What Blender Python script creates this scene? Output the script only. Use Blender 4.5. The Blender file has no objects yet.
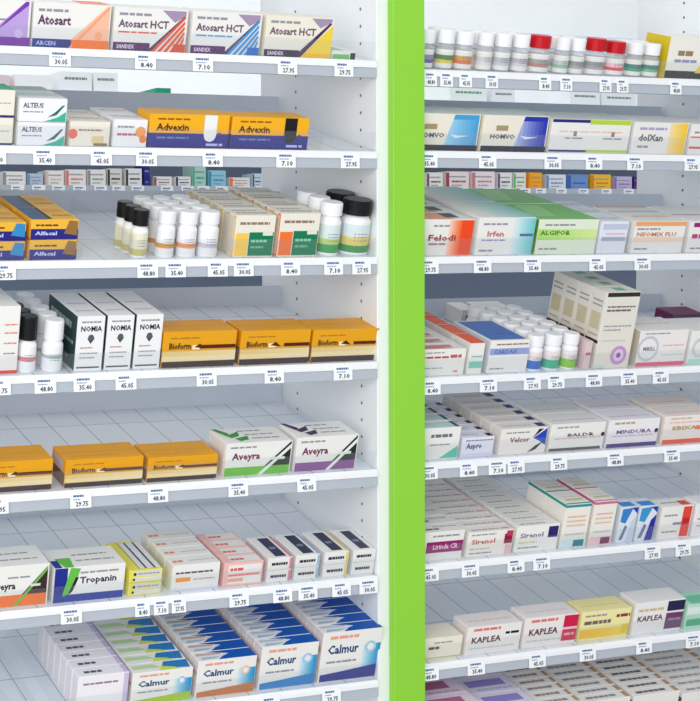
import bpy, bmesh, math, random
from mathutils import Vector, Matrix
random.seed(7)
SC = bpy.context.scene
COL = SC.collection

# ------------------------------------------------------------------ camera
F = 1612.37; PX, PY = 110.0, 350.0; D = 2.15
AX = Vector((0.92756109, -0.03186543, 0.37231038))   # world X, Y, Z in camera axes (right, down, forward)
AY = Vector((-0.37347947, -0.04711587, 0.92644114))
AZ = Vector((-0.01197972, -0.99838103, -0.05560393))
cam_d = bpy.data.cameras.new('camera'); cam = bpy.data.objects.new('camera', cam_d); COL.objects.link(cam)
right = Vector((AX.x, AY.x, AZ.x)); down = Vector((AX.y, AY.y, AZ.y)); fwd = Vector((AX.z, AY.z, AZ.z))
R = Matrix((right, -down, -fwd)).transposed().to_4x4()
cam.matrix_world = Matrix.Translation((0, -D, 0)) @ R
cam_d.sensor_fit = 'HORIZONTAL'; cam_d.sensor_width = 36; cam_d.lens = F * 36 / 700
cam_d.shift_x = (350 - PX) / 700; cam_d.shift_y = 0
cam_d.clip_start = .05
SC.camera = cam

def at(px, py, y=0.0):
    """world X and Z of the point of the vertical plane Y=y seen at a photo pixel"""
    c = Vector((px - PX, py - PY, F))
    r = Vector((AX.dot(c), AY.dot(c), AZ.dot(c)))
    t = (D + y) / r.y
    return r.x * t, r.z * t

# ------------------------------------------------------------------ light
w = bpy.data.worlds.new('store_light'); SC.world = w; w.use_nodes = True
bg = w.node_tree.nodes['Background']; bg.inputs[0].default_value = (.93, .97, 1, 1); bg.inputs[1].default_value = .85
def area(name, loc, target, sx, sy, power, col=(1, 1, 1)):
    l = bpy.data.lights.new(name, 'AREA'); l.shape = 'RECTANGLE'; l.size = sx; l.size_y = sy; l.energy = power; l.color = col
    o = bpy.data.objects.new(name, l); COL.objects.link(o); o.location = loc
    o.rotation_euler = (Vector(target) - Vector(loc)).to_track_quat('-Z', 'Y').to_euler()
area('ceiling_light_front', (.9, -2.2, 1.5), (1.4, 0, -.1), 3.0, .8, 10)
area('fill_light_left', (-1.3, -2.9, .35), (1.4, 0, -.1), 3.0, 2.4, 95, (1, .99, .97))  # added fill from front left, brightens the bay interiors; no window there
area('ceiling_light_rear', (1.9, .95, 1.6), (2.1, 1.45, .2), 2.6, .3, 9)
vs = SC.view_settings
vs.view_transform = 'Standard'; vs.look = 'None'; vs.gamma = 1; vs.use_curve_mapping = False; vs.exposure = -0.25
SC.cycles.max_bounces = 12; SC.cycles.diffuse_bounces = 8; SC.cycles.transparent_max_bounces = 24

# ------------------------------------------------------------------ materials
def lin(c):
    c /= 255.0
    return c / 12.92 if c <= .04045 else ((c + .055) / 1.055) ** 2.4
_m = {}
def ink(rgb, rough=.42):
    k = (tuple(rgb), rough)
    if k not in _m:
        m = bpy.data.materials.new('printed_card'); m.use_nodes = True
        b = m.node_tree.nodes['Principled BSDF']
        b.inputs['Base Color'].default_value = (lin(rgb[0]), lin(rgb[1]), lin(rgb[2]), 1)
        b.inputs['Roughness'].default_value = rough; b.inputs['Specular IOR Level'].default_value = .22
        _m[k] = m
    return _m[k]
def noise_mat(name, rgb, rough=.4, metal=0, amount=.04, scale=9):
    m = bpy.data.materials.new(name); m.use_nodes = True; nt = m.node_tree; b = nt.nodes['Principled BSDF']
    tc = nt.nodes.new('ShaderNodeTexCoord'); n = nt.nodes.new('ShaderNodeTexNoise'); n.inputs['Scale'].default_value = scale
    r = nt.nodes.new('ShaderNodeValToRGB')
    c = [lin(v) for v in rgb]
    r.color_ramp.elements[0].color = (*[v * (1 - amount) for v in c], 1); r.color_ramp.elements[1].color = (*[min(1, v * (1 + amount)) for v in c], 1)
    nt.links.new(tc.outputs['Object'], n.inputs['Vector']); nt.links.new(n.outputs['Fac'], r.inputs['Fac']); nt.links.new(r.outputs['Color'], b.inputs['Base Color'])
    b.inputs['Roughness'].default_value = rough; b.inputs['Metallic'].default_value = metal
    return m
def board_mat():
    m = bpy.data.materials.new('shelf_board_metal'); m.use_nodes = True; nt = m.node_tree; b = nt.nodes['Principled BSDF']
    tc = nt.nodes.new('ShaderNodeTexCoord'); br = nt.nodes.new('ShaderNodeTexBrick')
    br.offset = 0; br.inputs['Color1'].default_value = (*[lin(v) for v in (238, 242, 247)], 1); br.inputs['Color2'].default_value = (*[lin(v) for v in (230, 236, 243)], 1)
    br.inputs['Mortar'].default_value = (*[lin(v) for v in (165, 174, 185)], 1)
    br.inputs['Scale'].default_value = 1; br.inputs['Brick Width'].default_value = .056; br.inputs['Row Height'].default_value = .125
    br.inputs['Mortar Size'].default_value = .0011; br.inputs['Mortar Smooth'].default_value = .4
    nt.links.new(tc.outputs['Object'], br.inputs['Vector']); nt.links.new(br.outputs['Color'], b.inputs['Base Color'])
    b.inputs['Roughness'].default_value = .35
    return m
def clear_mat(name, tint, gloss, solid=True):
    m = bpy.data.materials.new(name); m.use_nodes = True; nt = m.node_tree; nt.nodes.clear()
    o = nt.nodes.new('ShaderNodeOutputMaterial'); mx = nt.nodes.new('ShaderNodeMixShader'); t = nt.nodes.new('ShaderNodeBsdfTransparent'); g = nt.nodes.new('ShaderNodeBsdfGlossy' if solid else 'ShaderNodeBsdfPrincipled')
    t.inputs[0].default_value = (*tint, 1); g.inputs[0].default_value = (.88, .92, .95, 1); g.inputs['Roughness'].default_value = .1
    mx.inputs[0].default_value = gloss
    nt.links.new(t.outputs[0], mx.inputs[1]); nt.links.new(g.outputs[0], mx.inputs[2]); nt.links.new(mx.outputs[0], o.inputs[0])
    return m
WHITE_METAL = noise_mat('white_powder_coat', (236, 238, 241), .35)
PANEL = noise_mat('pale_panel_laminate', (240, 242, 243), .4)
RAIL = noise_mat('grey_price_rail', (180, 187, 197), .3)
CAPW = noise_mat('white_rail_cap', (243, 244, 247), .3)
RIM = noise_mat('blue_grey_rim', (214, 221, 233), .4)
GREEN = noise_mat('lime_green_laminate', (140, 208, 50), .45, amount=.02)
SLATE = noise_mat('slate_blue_panel', (108, 122, 146), .5)
BOARD = board_mat()
CLEAR = clear_mat('clear_acrylic', (.98, .985, .99), .06)
CLEARP = clear_mat('clear_pet_bottle', (.93, .94, .95), .35, False)
HOLE = ink((110, 114, 120)); WHITE = (240, 240, 242); BLK = (30, 28, 34)
PLW = ink((244, 245, 247), .3); PLB = ink((22, 22, 26), .3)

# ------------------------------------------------------------------ mesh helpers
_txt = {}
def text_geo(s):
    """unit-height bold lettering as flat triangles: verts (x, y), faces, width"""
    if s not in _txt:
        c = bpy.data.curves.new('t', 'FONT'); c.body = s; c.size = 1; c.resolution_u = 1; c.offset = .03
        o = bpy.data.objects.new('t', c); COL.objects.link(o)
        dg = bpy.context.evaluated_depsgraph_get(); me = bpy.data.meshes.new_from_object(o.evaluated_get(dg))
        vs_ = [(v.co.x, v.co.y) for v in me.vertices]; fs = [tuple(p.vertices) for p in me.polygons]
        bpy.data.objects.remove(o); bpy.data.meshes.remove(me); bpy.data.curves.remove(c)
        _txt[s] = (vs_, fs, max(v[0] for v in vs_))
    return _txt[s]

class MB:
    def __init__(self): self.v = []; self.f = []; self.mi = []; self.mats = []
    def m(self, mat):
        if mat not in self.mats: self.mats.append(mat)
        return self.mats.index(mat)
    def poly(self, pts, mat):
        n = len(self.v); self.v += [tuple(p) for p in pts]; self.f.append(tuple(range(n, n + len(pts)))); self.mi.append(self.m(mat))
    def box(self, x0, x1, y0, y1, z0, z1, mat, ch=0.0):
        bm = bmesh.new(); bmesh.ops.create_cube(bm, size=1)
        for v in bm.verts: v.co = Vector(((x0 + x1) / 2 + v.co.x * (x1 - x0), (y0 + y1) / 2 + v.co.y * (y1 - y0), (z0 + z1) / 2 + v.co.z * (z1 - z0)))
        if ch: bmesh.ops.bevel(bm, geom=bm.edges[:], offset=ch, segments=1, affect='EDGES')
        self.bm(bm, mat)
    def bm(self, bm, mat):
        bm.verts.index_update(); n = len(self.v); k = self.m(mat)
        self.v += [tuple(v.co) for v in bm.verts]
        for f in bm.faces: self.f.append(tuple(n + v.index for v in f.verts)); self.mi.append(k)
        bm.free()
    def prism(self, yz, x0, x1, mat):
        n = len(self.v); k = self.m(mat); q = len(yz)
        self.v += [(x0, y, z) for y, z in yz] + [(x1, y, z) for y, z in yz]
        self.f += [tuple(range(n + q - 1, n - 1, -1)), tuple(range(n + q, n + 2 * q))]; self.mi += [k, k]
        for i in range(q):
            j = (i + 1) % q; self.f.append((n + i, n + j, n + q + j, n + q + i)); self.mi.append(k)
    def lathe(self, prof, mat, seg=20):
        n = len(self.v); k = self.m(mat)
        for r, z in prof:
            for i in range(seg):
                a = 2 * math.pi * i / seg; self.v.append((r * math.cos(a), r * math.sin(a), z))
        for j in range(len(prof) - 1):
            for i in range(seg):
                i2 = (i + 1) % seg
                self.f.append((n + j * seg + i, n + j * seg + i2, n + (j + 1) * seg + i2, n + (j + 1) * seg + i)); self.mi.append(k)
        self.f.append(tuple(n + i for i in range(seg - 1, -1, -1))); self.mi.append(k)
        self.f.append(tuple(n + (len(prof) - 1) * seg + i for i in range(seg))); self.mi.append(k)
    def mesh(self, name):
        me = bpy.data.meshes.new(name); me.from_pydata(self.v, [], self.f)
        for m in self.mats: me.materials.append(m)
        me.polygons.foreach_set('material_index', self.mi); me.update()
        return me
    def art(self, O, U, V, N, items):
        """printing on a rectangular face: O corner, U and V full-length edges, N unit outward normal"""
        O, U, V, N = map(Vector, (O, U, V, N)); k = 0; lu = U.length; lv = V.length
        for it in items:
            k += 1; e = N * (.00012 + .00006 * k)
            P = lambda u, v: O + U * u + V * v + e
            c = it[-1] if not hasattr(it[-1], 'name') else it[-1]
            mat = ink(c)
            if it[0] == 'r':
                _, a, b, c_, d, _c = it; self.poly([P(a, b), P(c_, b), P(c_, d), P(a, d)], mat)
            elif it[0] == 'p':
                self.poly([P(*q) for q in it[1]], mat)
            elif it[0] == 'o':      # disc: centre u, v, radius as share of height
                _, u, v, r, _c = it
                self.poly([P(u + r * lv / lu * math.cos(a * math.pi / 8), v + r * math.sin(a * math.pi / 8)) for a in range(16)], mat)
            elif it[0] == 'l':      # a line of small print: dashes
                _, a, b, c_, hh, _c = it; u = a; rnd = random.Random(int(a * 97 + b * 89 + c_ * 31))
                while u < c_ - .02:
                    s = rnd.uniform(.06, .16); e2 = min(c_, u + s)
                    self.poly([P(u, b), P(e2, b), P(e2, b + hh), P(u, b + hh)], mat); u = e2 + .018
            elif it[0] == 't':      # lettering: text, left u, base v, height share, width share
                _, s, a, b, hh, ww, _c = it
                vs_, fs, tw = text_geo(s); n = len(self.v); kk = self.m(mat)
                for x, y in vs_: self.v.append(tuple(P(a + ww * x / tw, b + hh * y / .7)))
                for f in fs: self.f.append(tuple(n + i for i in f)); self.mi.append(kk)
            elif it[0] == 'g':      # printed colour blend in stripes between two inks along u
                _, a, b, c_, d, c0, c1 = it; q = 8
                for i in range(q):
                    t = (i + .5) / q; cc = tuple(int(c0[j] + (c1[j] - c0[j]) * t) for j in range(3))
                    ua = a + (c_ - a) * i / q; ub = a + (c_ - a) * (i + 1) / q
                    self.poly([P(ua, b), P(ub, b), P(ub, d), P(ua, d)], ink(cc))

LABELS = {}
def tag(o, label, cat, group=None):
    label = ' '.join(label.split())
    if label in LABELS: print('DUPLICATE LABEL', label)
    n = len(label.split())
    if n > 16 or n < 4: print('LABEL LENGTH', n, label)
    LABELS[label] = 1
    o['label'] = label; o['category'] = cat
    if group: o['group'] = group
def link(name, me, parent=None):
    o = bpy.data.objects.new(name, me); COL.objects.link(o)
    if parent: o.parent = parent
    return o
def empty(name, loc=(0, 0, 0)):
    o = bpy.data.objects.new(name, None); COL.objects.link(o); o.location = loc; o.empty_display_size = .02
    return o
def struct(name, me):
    o = link(name, me); o['kind'] = 'structure'; return o

# ------------------------------------------------------------------ the room behind
b = MB(); b.box(-3, 7, -3.5, 3.0, -1.52, -1.5, noise_mat('pale_floor', (205, 206, 205), .3)); struct('floor', b.mesh('floor'))
b = MB(); b.box(-3, 7, 3.0, 3.1, -1.5, 1.9, noise_mat('pale_wall', (240, 243, 246), .7)); struct('wall_back', b.mesh('wall_back'))

# ------------------------------------------------------------------ shelving
TH = math.radians(15); CT, ST = math.cos(TH), math.sin(TH); Y0 = .012
S = {'L': [.301, .163, .002, -.159, -.326, -.492, -.656], 'R': [.291, .1655, .001, -.188, -.321, -.482, -.641, -.822]}
XR = {'L': (.53, 1.3065), 'R': (1.3585, 2.123)}
ORD = {'L': ['top', 'second', 'third', 'fourth', 'fifth', 'sixth', 'bottom'], 'R': ['top', 'second', 'third', 'fourth', 'fifth', 'sixth', 'seventh', 'bottom']}
BAY = {'L': 'left bay', 'R': 'right bay'}
def where(bay, i): return '%s %s shelf' % (BAY[bay], ORD[bay][i])
def on_slope(bay, i, x, s, n=0.0):
    return Vector((x, Y0 + s * CT - n * ST, S[bay][i] + s * ST + n * CT))

ZTOP, ZBOT = .78, -1.5
def side_panel(x0, x1, label, face):
    r = empty('side_panel', ((x0 + x1) / 2, 0, ZBOT)); tag(r, label, 'shelving panel', 'white upright panels of the shelving')
    h = (x1 - x0) / 2
    b = MB(); b.box(-h, h, 0, .385, 0, ZTOP - ZBOT, PANEL, .001); link('board', b.mesh('board'), r)
    b = MB(); xs = -h - .0003 if face == 'left' else h + .0003
    k = 0
    for y in (.047, .257):
        for q in range(52):
            z = .3851 - (q - 10) * .02665
            if z > ZTOP - .02: continue
            pts = [(xs, y + .0026 * math.cos(a * math.pi / 4), z - ZBOT + .0026 * math.sin(a * math.pi / 4)) for a in range(8)]
            b.poly(pts, HOLE)
    o = link('peg_holes', b.mesh('peg_holes'), r)
    return r
side_panel(1.3085, 1.3465, 'white perforated upright panel at the right end of the left bay', 'left')
side_panel(1.3515, 1.3575, 'white perforated upright panel behind the green strip, at left of right bay', 'right')
side_panel(2.125, 2.165, 'white perforated upright panel closing the far right end of right bay', 'left')
side_panel(.488, .528, 'white perforated upright panel closing the far left end of left bay', 'right')
b = MB(); gx1 = at(425, 268, -.016)[0]
b.box(1.3278, gx1, -.016, -.0005, ZBOT, ZTOP, GREEN, .001)
g = link('trim_strip', b.mesh('trim_strip')); tag(g, 'lime green vertical trim strip between the left and right shelf bays', 'trim panel')

def shelf(bay, i):
    s = S[bay][i]; x0, x1 = XR[bay]; r = empty('tilted_shelf', ((x0 + x1) / 2, 0, s))
    tag(r, 'tilted white %s with price rail and clear front stop' % where(bay, i), 'shelf', 'tilted shelves of the two bays')
    h = (x1 - x0) / 2; tt = math.tan(TH); z = lambda y: (y - Y0) * tt
    xi = h - .0015
    b = MB(); b.prism([(.004, z(.004)), (.31, z(.31)), (.31, z(.31) - .004), (.004, z(.004) - .004)], -xi, xi, BOARD); link('shelf_board', b.mesh('shelf_board'), r)
    b = MB(); b.prism([(-.004, -.006), (-.001, -.001), (.004, -.0022), (.004, -.012), (-.004, -.012)], -h, h, CAPW)
    link('rail_cap', b.mesh('rail_cap'), r)
    b = MB(); b.prism([(-.002, -.0121), (.004, -.0121), (.010, -.020), (.006, -.027), (-.003, -.027)], -h, h, RAIL); link('price_rail', b.mesh('price_rail'), r)
    b = MB(); zr = z(.31)
    b.prism([(.3101, zr - .004), (.3101, zr + .033), (.3165, zr + .033), (.3165, zr - .004)], -xi, xi, RIM); link('back_rim', b.mesh('back_rim'), r)
    # clear front stop, leaning forward with the goods
    b = MB(); n0, n1, sa, sb = .0003, .030, -.0075, -.0055
    p = lambda ss, nn: (Y0 + ss * CT - nn * ST, ss * ST + nn * CT)
    b.prism([p(sa, n0), p(sa, n1), p(sb, n1), p(sb, n0)], -xi, xi, CLEAR); link('front_stop', b.mesh('front_stop'), r)
    return r
SH = {(bay, i): shelf(bay, i) for bay in 'LR' for i in range(len(S[bay]))}
def fin(bay, i, x, s0, s1, hh=.022):
    """clear divider standing on a shelf between two rows"""
    r = SH[(bay, i)]; b = MB(); p = lambda ss, nn: (Y0 + ss * CT - nn * ST, ss * ST + nn * CT)
    b.prism([p(s0, .0003), p(s0, hh), p(s1, hh), p(s1, .0003)], x - r.location.x - .0006, x - r.location.x + .0006, CLEAR)
    link('divider', b.mesh('divider'), r)

# ------------------------------------------------------------------ cartons
PROD = []   # (bay, shelf, x centre, short)
def carton_mesh(w, d, h, col, front=(), top=(), left=(), right=()):
    b = MB(); b.box(-w / 2, w / 2, 0, d, 0, h, ink(col), min(.0007, w * .03))
    b.art((-w / 2, 0, 0), (w, 0, 0), (0, 0, h), (0, -1, 0), front)
    b.art((-w / 2, 0, h), (w, 0, 0), (0, d, 0), (0, 0, 1), top)
    b.art((-w / 2, d, 0), (0, -d, 0), (0, 0, h), (-1, 0, 0), left)
    return b.mesh('medicine_carton')
def flap_mesh(w, d, h, col):
    """the glued end flap closing the left end of a carton"""
    b = MB(); b.box(-w / 2 - .0006, -w / 2 - .0001, d * .08, d * .92, h * .06, h * .94, ink(col)); return b.mesh('end_flap')
def px_size(bay, i, xl, xr, yt, s=0.0):
    y = Y0 + s * CT; ym = 268
    if bay == 'R': xl = max(xl, 408)
    h = .04
    for _ in range(4): h = (at((xl + xr) / 2, yt, y - h * ST)[1] - (S[bay][i] + s * ST)) / CT
    xa = at(xl, ym, y - h * ST * .12)[0]; xb = at(xr, ym, y - h * ST * .12)[0]
    return (xa + xb) / 2, xb - xa - .0012, h
DEPTHW = ['', 'second from front', 'third from front', 'fourth from front', 'fifth from front', 'sixth from front', 'seventh from front', 'eighth from front', 'ninth from front', 'tenth from front', 'eleventh from front']
def carton(bay, i, xl, xr, yt, d, n, desc, short, col=WHITE, front=(), top=(), left=(), stack=1, s0=0.0, base=0.0, flap=None, tops=None, h=None):
    x, wd, hh = px_size(bay, i, xl, xr, yt, s0)
    if h: hh = h
    hh -= base
    hh /= stack; me = carton_mesh(wd, d, hh - .0004, col, front, top, left)
    fl = flap_mesh(wd, d, hh - .0004, flap or [max(0, c - 9) for c in col]) if (flap or not left) and d > .02 else None
    for k in range(n):
        for q in range(stack):
            o = link('medicine_carton', me); o.location = on_slope(bay, i, x, s0 + .0006 + k * (d + .0012), base + .0003 + q * (hh + .0002)); o.rotation_euler = (TH, 0, 0)
            if fl: link('end_flap', fl, o)
            parts = []
            if stack > 1: parts.append(['lower', 'upper'][q] + ' one')
            if k: parts.append(DEPTHW[k])
            elif n > 1: parts.append('frontmost')
            tag(o, '%s, %s%s' % (desc, where(bay, i), (', ' + ' '.join(parts)) if parts else ''), 'medicine carton', short + ' row' if n * stack > 1 else None)
    PROD.append((bay, i, x, short)); return x, wd, hh

# ------------------------------------------------------------------ bottles
def bottle(bay, i, xl, xr, yt, n, desc, short, capcol, band, cap=.27, pitch=None, body=None, s0=0.0, dx=0.0, clear=False, base=None, blabel=None):
    x, wd, hh = px_size(bay, i, xl, xr, yt, s0); r = wd / 2; hb = hh * (1 - cap)
    b = MB(); bodym = CLEARP if clear else PLW
    b.lathe([(r * .93, 0), (r, .002), (r, hb * .84), (r * .78, hb * .97), (r * .7, hb)], bodym); mb = b.mesh('bottle_body')
    b = MB(); b.lathe([(r * .95, hb + .0003), (r * .95, hh - .002), (r * .88, hh)], capcol, 24)
    for a in range(16):
        an = a * math.pi / 8; c, s_ = math.cos(an), math.sin(an); rr = r * .965
        b.poly([(rr * c - .0004 * s_, rr * s_ + .0004 * c, hb + .001), (rr * c + .0004 * s_, rr * s_ - .0004 * c, hb + .001), (rr * c + .0004 * s_, rr * s_ - .0004 * c, hh - .0025), (rr * c - .0004 * s_, rr * s_ + .0004 * c, hh - .0025)], capcol)
    mc = b.mesh('screw_cap')
    b = MB(); rl = r * 1.012; z0, z1 = hb * .08, hb * .78; tot = 0
    for frac, col in band:
        za = z0 + (z1 - z0) * tot; tot += frac; zb = z0 + (z1 - z0) * tot; seg = 20
        for a in range(seg):
            a0 = 2 * math.pi * a / seg; a1 = 2 * math.pi * (a + 1) / seg
            b.poly([(rl * math.cos(a0), rl * math.sin(a0), za), (rl * math.cos(a1), rl * math.sin(a1), za), (rl * math.cos(a1), rl * math.sin(a1), zb), (rl * math.cos(a0), rl * math.sin(a0), zb)], ink(col))
    rt = rl * 1.006
    for zz in (.42, .55, .66):       # small print round the front of the label
        for a0, a1 in ((-118, -98), (-94, -84), (-80, -64)):
            za = z0 + (z1 - z0) * zz; a0 = math.radians(a0); a1 = math.radians(a1)
            b.poly([(rt * math.cos(a0), rt * math.sin(a0), za), (rt * math.cos(a1), rt * math.sin(a1), za), (rt * math.cos(a1), rt * math.sin(a1), za + .0012), (rt * math.cos(a0), rt * math.sin(a0), za + .0012)], ink((120, 120, 130)))
    ml = b.mesh('bottle_label')
    pitch = pitch or (2 * r + .002)
    for k in range(n):
        e = empty('pill_bottle'); e.location = on_slope(bay, i, x + dx * k, s0 + r + .001 + k * pitch, .0003); e.rotation_euler = (TH, 0, 0)
        link('bottle_body', mb, e); link('screw_cap', mc, e); link('bottle_label', ml, e)
        dp = (', ' + (DEPTHW[k] or 'frontmost')) if n > 1 else ''
        tag(e, '%s, %s%s' % (desc, where(bay, i), dp), 'bottle', short + ' row' if n > 1 else None)
    PROD.append((bay, i, x, short))

# inks
NAVY = (38, 40, 120); GOLD = (240, 172, 40); ORA = (245, 120, 40); TEAL = (60, 180, 150); GRN = (0, 130, 85); PUR = (110, 50, 150)
RED = (220, 40, 50); MAG = (170, 30, 110); CREAM = (238, 232, 218); GREY = (150, 150, 160); BLUE = (25, 120, 200); LBL = (110, 190, 225)
PINK = (240, 150, 150); YEL = (245, 215, 50); OWH = (238, 236, 232); DKG = (70, 70, 78); LIL = (205, 190, 225); BRN = (105, 75, 75)

# ---- left bay, top shelf
def sartan(stripe, base2, name, n2='', blend=None):
    a = [('l', .06, .80, .44, .06, GREY), ('t', name, .06, .52, .17, .5 if not n2 else .66, (95, 60, 100)), ('l', .06, .40, .5, .035, stripe),
         ('r', .0, .01, 1, .21, base2), ('t', 'SANDEX', .05, .06, .09, .22, (230, 220, 235))]
    if blend: a += [('p', [(.54, .01), (1, .01), (1, .9), (.93, .97), (.90, .97)], blend)]
    a += [('p', [(.52, .0), (.60, .0), (.97, .93), (.95, .93)], stripe)]
    return a
def fan(c1, c2):
    r = []
    for q in range(5):
        u = .52 + q * .085; r.append(('p', [(u, .01), (u + .05, .01), (.965, .80 - q * .12), (.955, .86 - q * .12)], c1))
    return r + [('r', .82, .01, .99, .20, c2)]
carton('L', 0, -48, 33, -2, .045, 1, 'white and violet carton cut by the left edge', 'violet sloped carton', OWH,
       [('p', [(.45, .2), (.97, .2), (.97, .97), (.93, .97)], (190, 160, 220)), ('r', 0, .01, 1, .2, (120, 40, 160)), ('l', .6, .55, .75, .04, GREY), ('o', .86, .28, .1, (205, 185, 230)), ('p', [(.5, .2), (.97, .9), (.97, .97), (.93, .97)], (120, 60, 175))],
       top=[('r', .5, .02, .99, .98, (150, 110, 190))])
carton('L', 0, 35, 112, 3, .045, 1, 'white carton with orange triangle and navy base', 'orange triangle carton', OWH,
       [('l', .06, .80, .44, .06, GREY), ('r', 0, .01, .52, .2, (30, 40, 130)), ('t', 'ARCEN', .05, .06, .09, .25, (170, 190, 230)),
        ('p', [(.5, .2), (.98, .2), (.98, .97), (.95, .97)], (250, 190, 160)), ('r', .5, .01, .99, .2, (245, 120, 30)), ('o', .85, .30, .09, (250, 170, 120)),
        ('t', 'Atosart', .06, .52, .2, .42, (95, 60, 100)), ('p', [(.47, .02), (.52, .02), (.98, .93), (.96, .95)], (250, 160, 110)), ('r', .52, .01, .99, .2, (245, 120, 30))],
       top=[('r', .6, .02, .99, .98, (245, 140, 90))])
for xl, xr, yt, c1, c2, ds in ((115, 188, 8, (225, 90, 60), (220, 80, 40), 'white carton with red-orange fan stripes'), (192, 261, 12, (60, 150, 215), (30, 110, 195), 'white carton with blue fan stripes')):
    carton('L', 0, xl, xr, yt, .045, 1, ds, ds.split('with ')[1] + ' carton', OWH,
           [('l', .06, .82, .5, .06, GREY), ('p', [(.64, .97), (.97, .97), (.97, .86), (.82, .70)], (165, 145, 175)), ('t', 'Atosart HCT', .06, .55, .17, .68, (110, 85, 110)), ('l', .06, .42, .62, .035, c1),
            ('r', 0, .01, .5, .2, (85, 30, 95)), ('t', 'SANDEX', .05, .06, .09, .24, (230, 215, 235)), ('p', [(.46, .01), (.52, .01), (.97, .82), (.95, .86)], (75, 50, 90))] + fan(c1, c2))
carton('L', 0, 265, 332, 16, .045, 1, 'white carton with yellow corner and dark stripe', 'yellow corner carton', CREAM,
       [('l', .06, .82, .5, .06, GREY), ('p', [(.66, .97), (.97, .97), (.97, .9), (.8, .74)], (165, 145, 175)), ('t', 'Atosart HCT', .06, .55, .17, .68, (110, 85, 110)), ('r', 0, .01, .52, .18, (50, 25, 60)),
        ('t', 'SANDEX', .05, .05, .09, .24, (230, 215, 235)), ('p', [(.54, .01), (.99, .01), (.99, .82)], (245, 212, 60)), ('r', .58, .01, .99, .12, (240, 190, 30)), ('p', [(.44, .01), (.54, .01), (.97, .86), (.94, .88)], (70, 40, 85))])
carton('L', 0, 333, 356, 50.5, .06, 1, 'small flat green and white carton with black end', 'flat green carton', OWH, [('r', 0, .02, .75, .6, (120, 190, 110)), ('r', .78, .05, 1, .8, BLK)], top=[('r', 0, .1, .6, .9, (150, 200, 140))])

# ---- left bay, second shelf
carton('L', 1, -26, 15, 89, .055, 1, 'cream carton with green top and navy foot', 'green topped cream carton', CREAM,
       [('r', 0, .01, 1, .08, NAVY), ('l', .55, .5, .9, .03, GREY)], top=[('r', 0, 0, 1, 1, (70, 190, 140))], stack=2, left=[('r', 0, .02, 1, .98, (60, 175, 130))])
carton('L', 1, 19, 67, 98, .055, 2, 'white carton with teal swoosh corner', 'teal swoosh carton', WHITE,
       [('t', 'ALTEUS', .08, .60, .2, .42, (90, 70, 120)), ('l', .08, .40, .5, .05, GREY), ('p', [(.52, .02), (.98, .02), (.98, .45), (.8, .2)], TEAL), ('p', [(.6, .2), (.78, .3), (.95, .72), (.9, .72), (.75, .42)], (30, 110, 110))],
       top=[('r', .05, .4, .95, .9, (205, 225, 215))], stack=2)
carton('L', 1, 71, 111, 121, .05, 2, 'small cream carton with gold corner', 'small cream gold carton', CREAM,
       [('o', .06, .5, .2, (235, 110, 90)), ('l', .2, .62, .8, .07, (170, 120, 90)), ('r', .55, .15, .85, .42, (225, 205, 150)), ('r', .6, .03, .95, .14, (140, 125, 90))], top=[('l', .1, .5, .9, .1, (190, 150, 120))])
carton('L', 1, 114, 148, 119, .05, 2, 'small white carton with orange dots at right', 'white orange dot carton', WHITE,
       [('l', .1, .7, .6, .07, GREY), ('l', .1, .42, .7, .08, (190, 90, 110)), ('o', .8, .55, .2, (245, 160, 90)), ('o', .88, .3, .14, (240, 130, 60))], top=[('l', .1, .5, .9, .1, (190, 150, 140))])
for xl, xr, yt, seal, ds, sh in ((149, 229, 114, (240, 240, 240), 'amber and navy carton with white rounded flap', 'white flap amber carton'), (231, 308, 117, (25, 22, 30), 'amber and navy carton with black flap', 'black flap amber carton')):
    carton('L', 1, xl, xr, yt, .05, 1, ds, sh, (245, 178, 30),
           [('r', 0, .01, 1, .44, (38, 38, 135)), ('l', .1, .83, .5, .05, (150, 90, 20)), ('t', 'Advexin', .09, .52, .2, .4, (95, 35, 30)), ('l', .1, .28, .5, .05, (120, 130, 200)), ('l', .72, .08, .93, .07, (190, 195, 235)),
            ('r', .68, .42, .84, .99, seal), ('o', .76, .40, .2, seal), ('o', .88, .42, .06, (60, 60, 120))], left=[('r', 0, 0, 1, .45, (38, 38, 135))])
fin('L', 1, at(318, 140, .02)[0], 0, .26)

# ---- left bay, third shelf
for xl, xr, yt, ds in ((-26, 25, 222, 'gold navy carton at the very left'), (29, 77, 219, 'gold and navy carton with blue swirl')):
    carton('L', 2, xl, xr, yt, .075, 2, ds, ds.replace(' carton', ''), (240, 185, 60),
           [('r', 0, .01, 1, .52, (40, 38, 130)), ('t', 'Alfacal', .1, .22, .18, .45, (200, 205, 240)), ('l', .1, .66, .6, .09, (120, 60, 20)), ('p', [(.7, .3), (.98, .2), (.98, .9), (.8, .95)], (150, 110, 60) if xl > 0 else (50, 140, 200))],
           top=[('p', [(.0, .0), (.35, .0), (.35, 1), (0, 1)], (50, 90, 130)), ('r', .36, .02, .45, 1, (30, 30, 60)), ('l', .55, .3, .95, .06, (150, 90, 20)), ('r', .5, .6, .9, .85, (225, 165, 40))], stack=2)
bottle('L', 2, 133, 150, 211, 3, 'white bottle with tall black cap', 'black cap bottle', PLB, [(.3, (205, 190, 120)), (.7, (232, 228, 205))], cap=.33, pitch=.026, dx=-.002)
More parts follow.
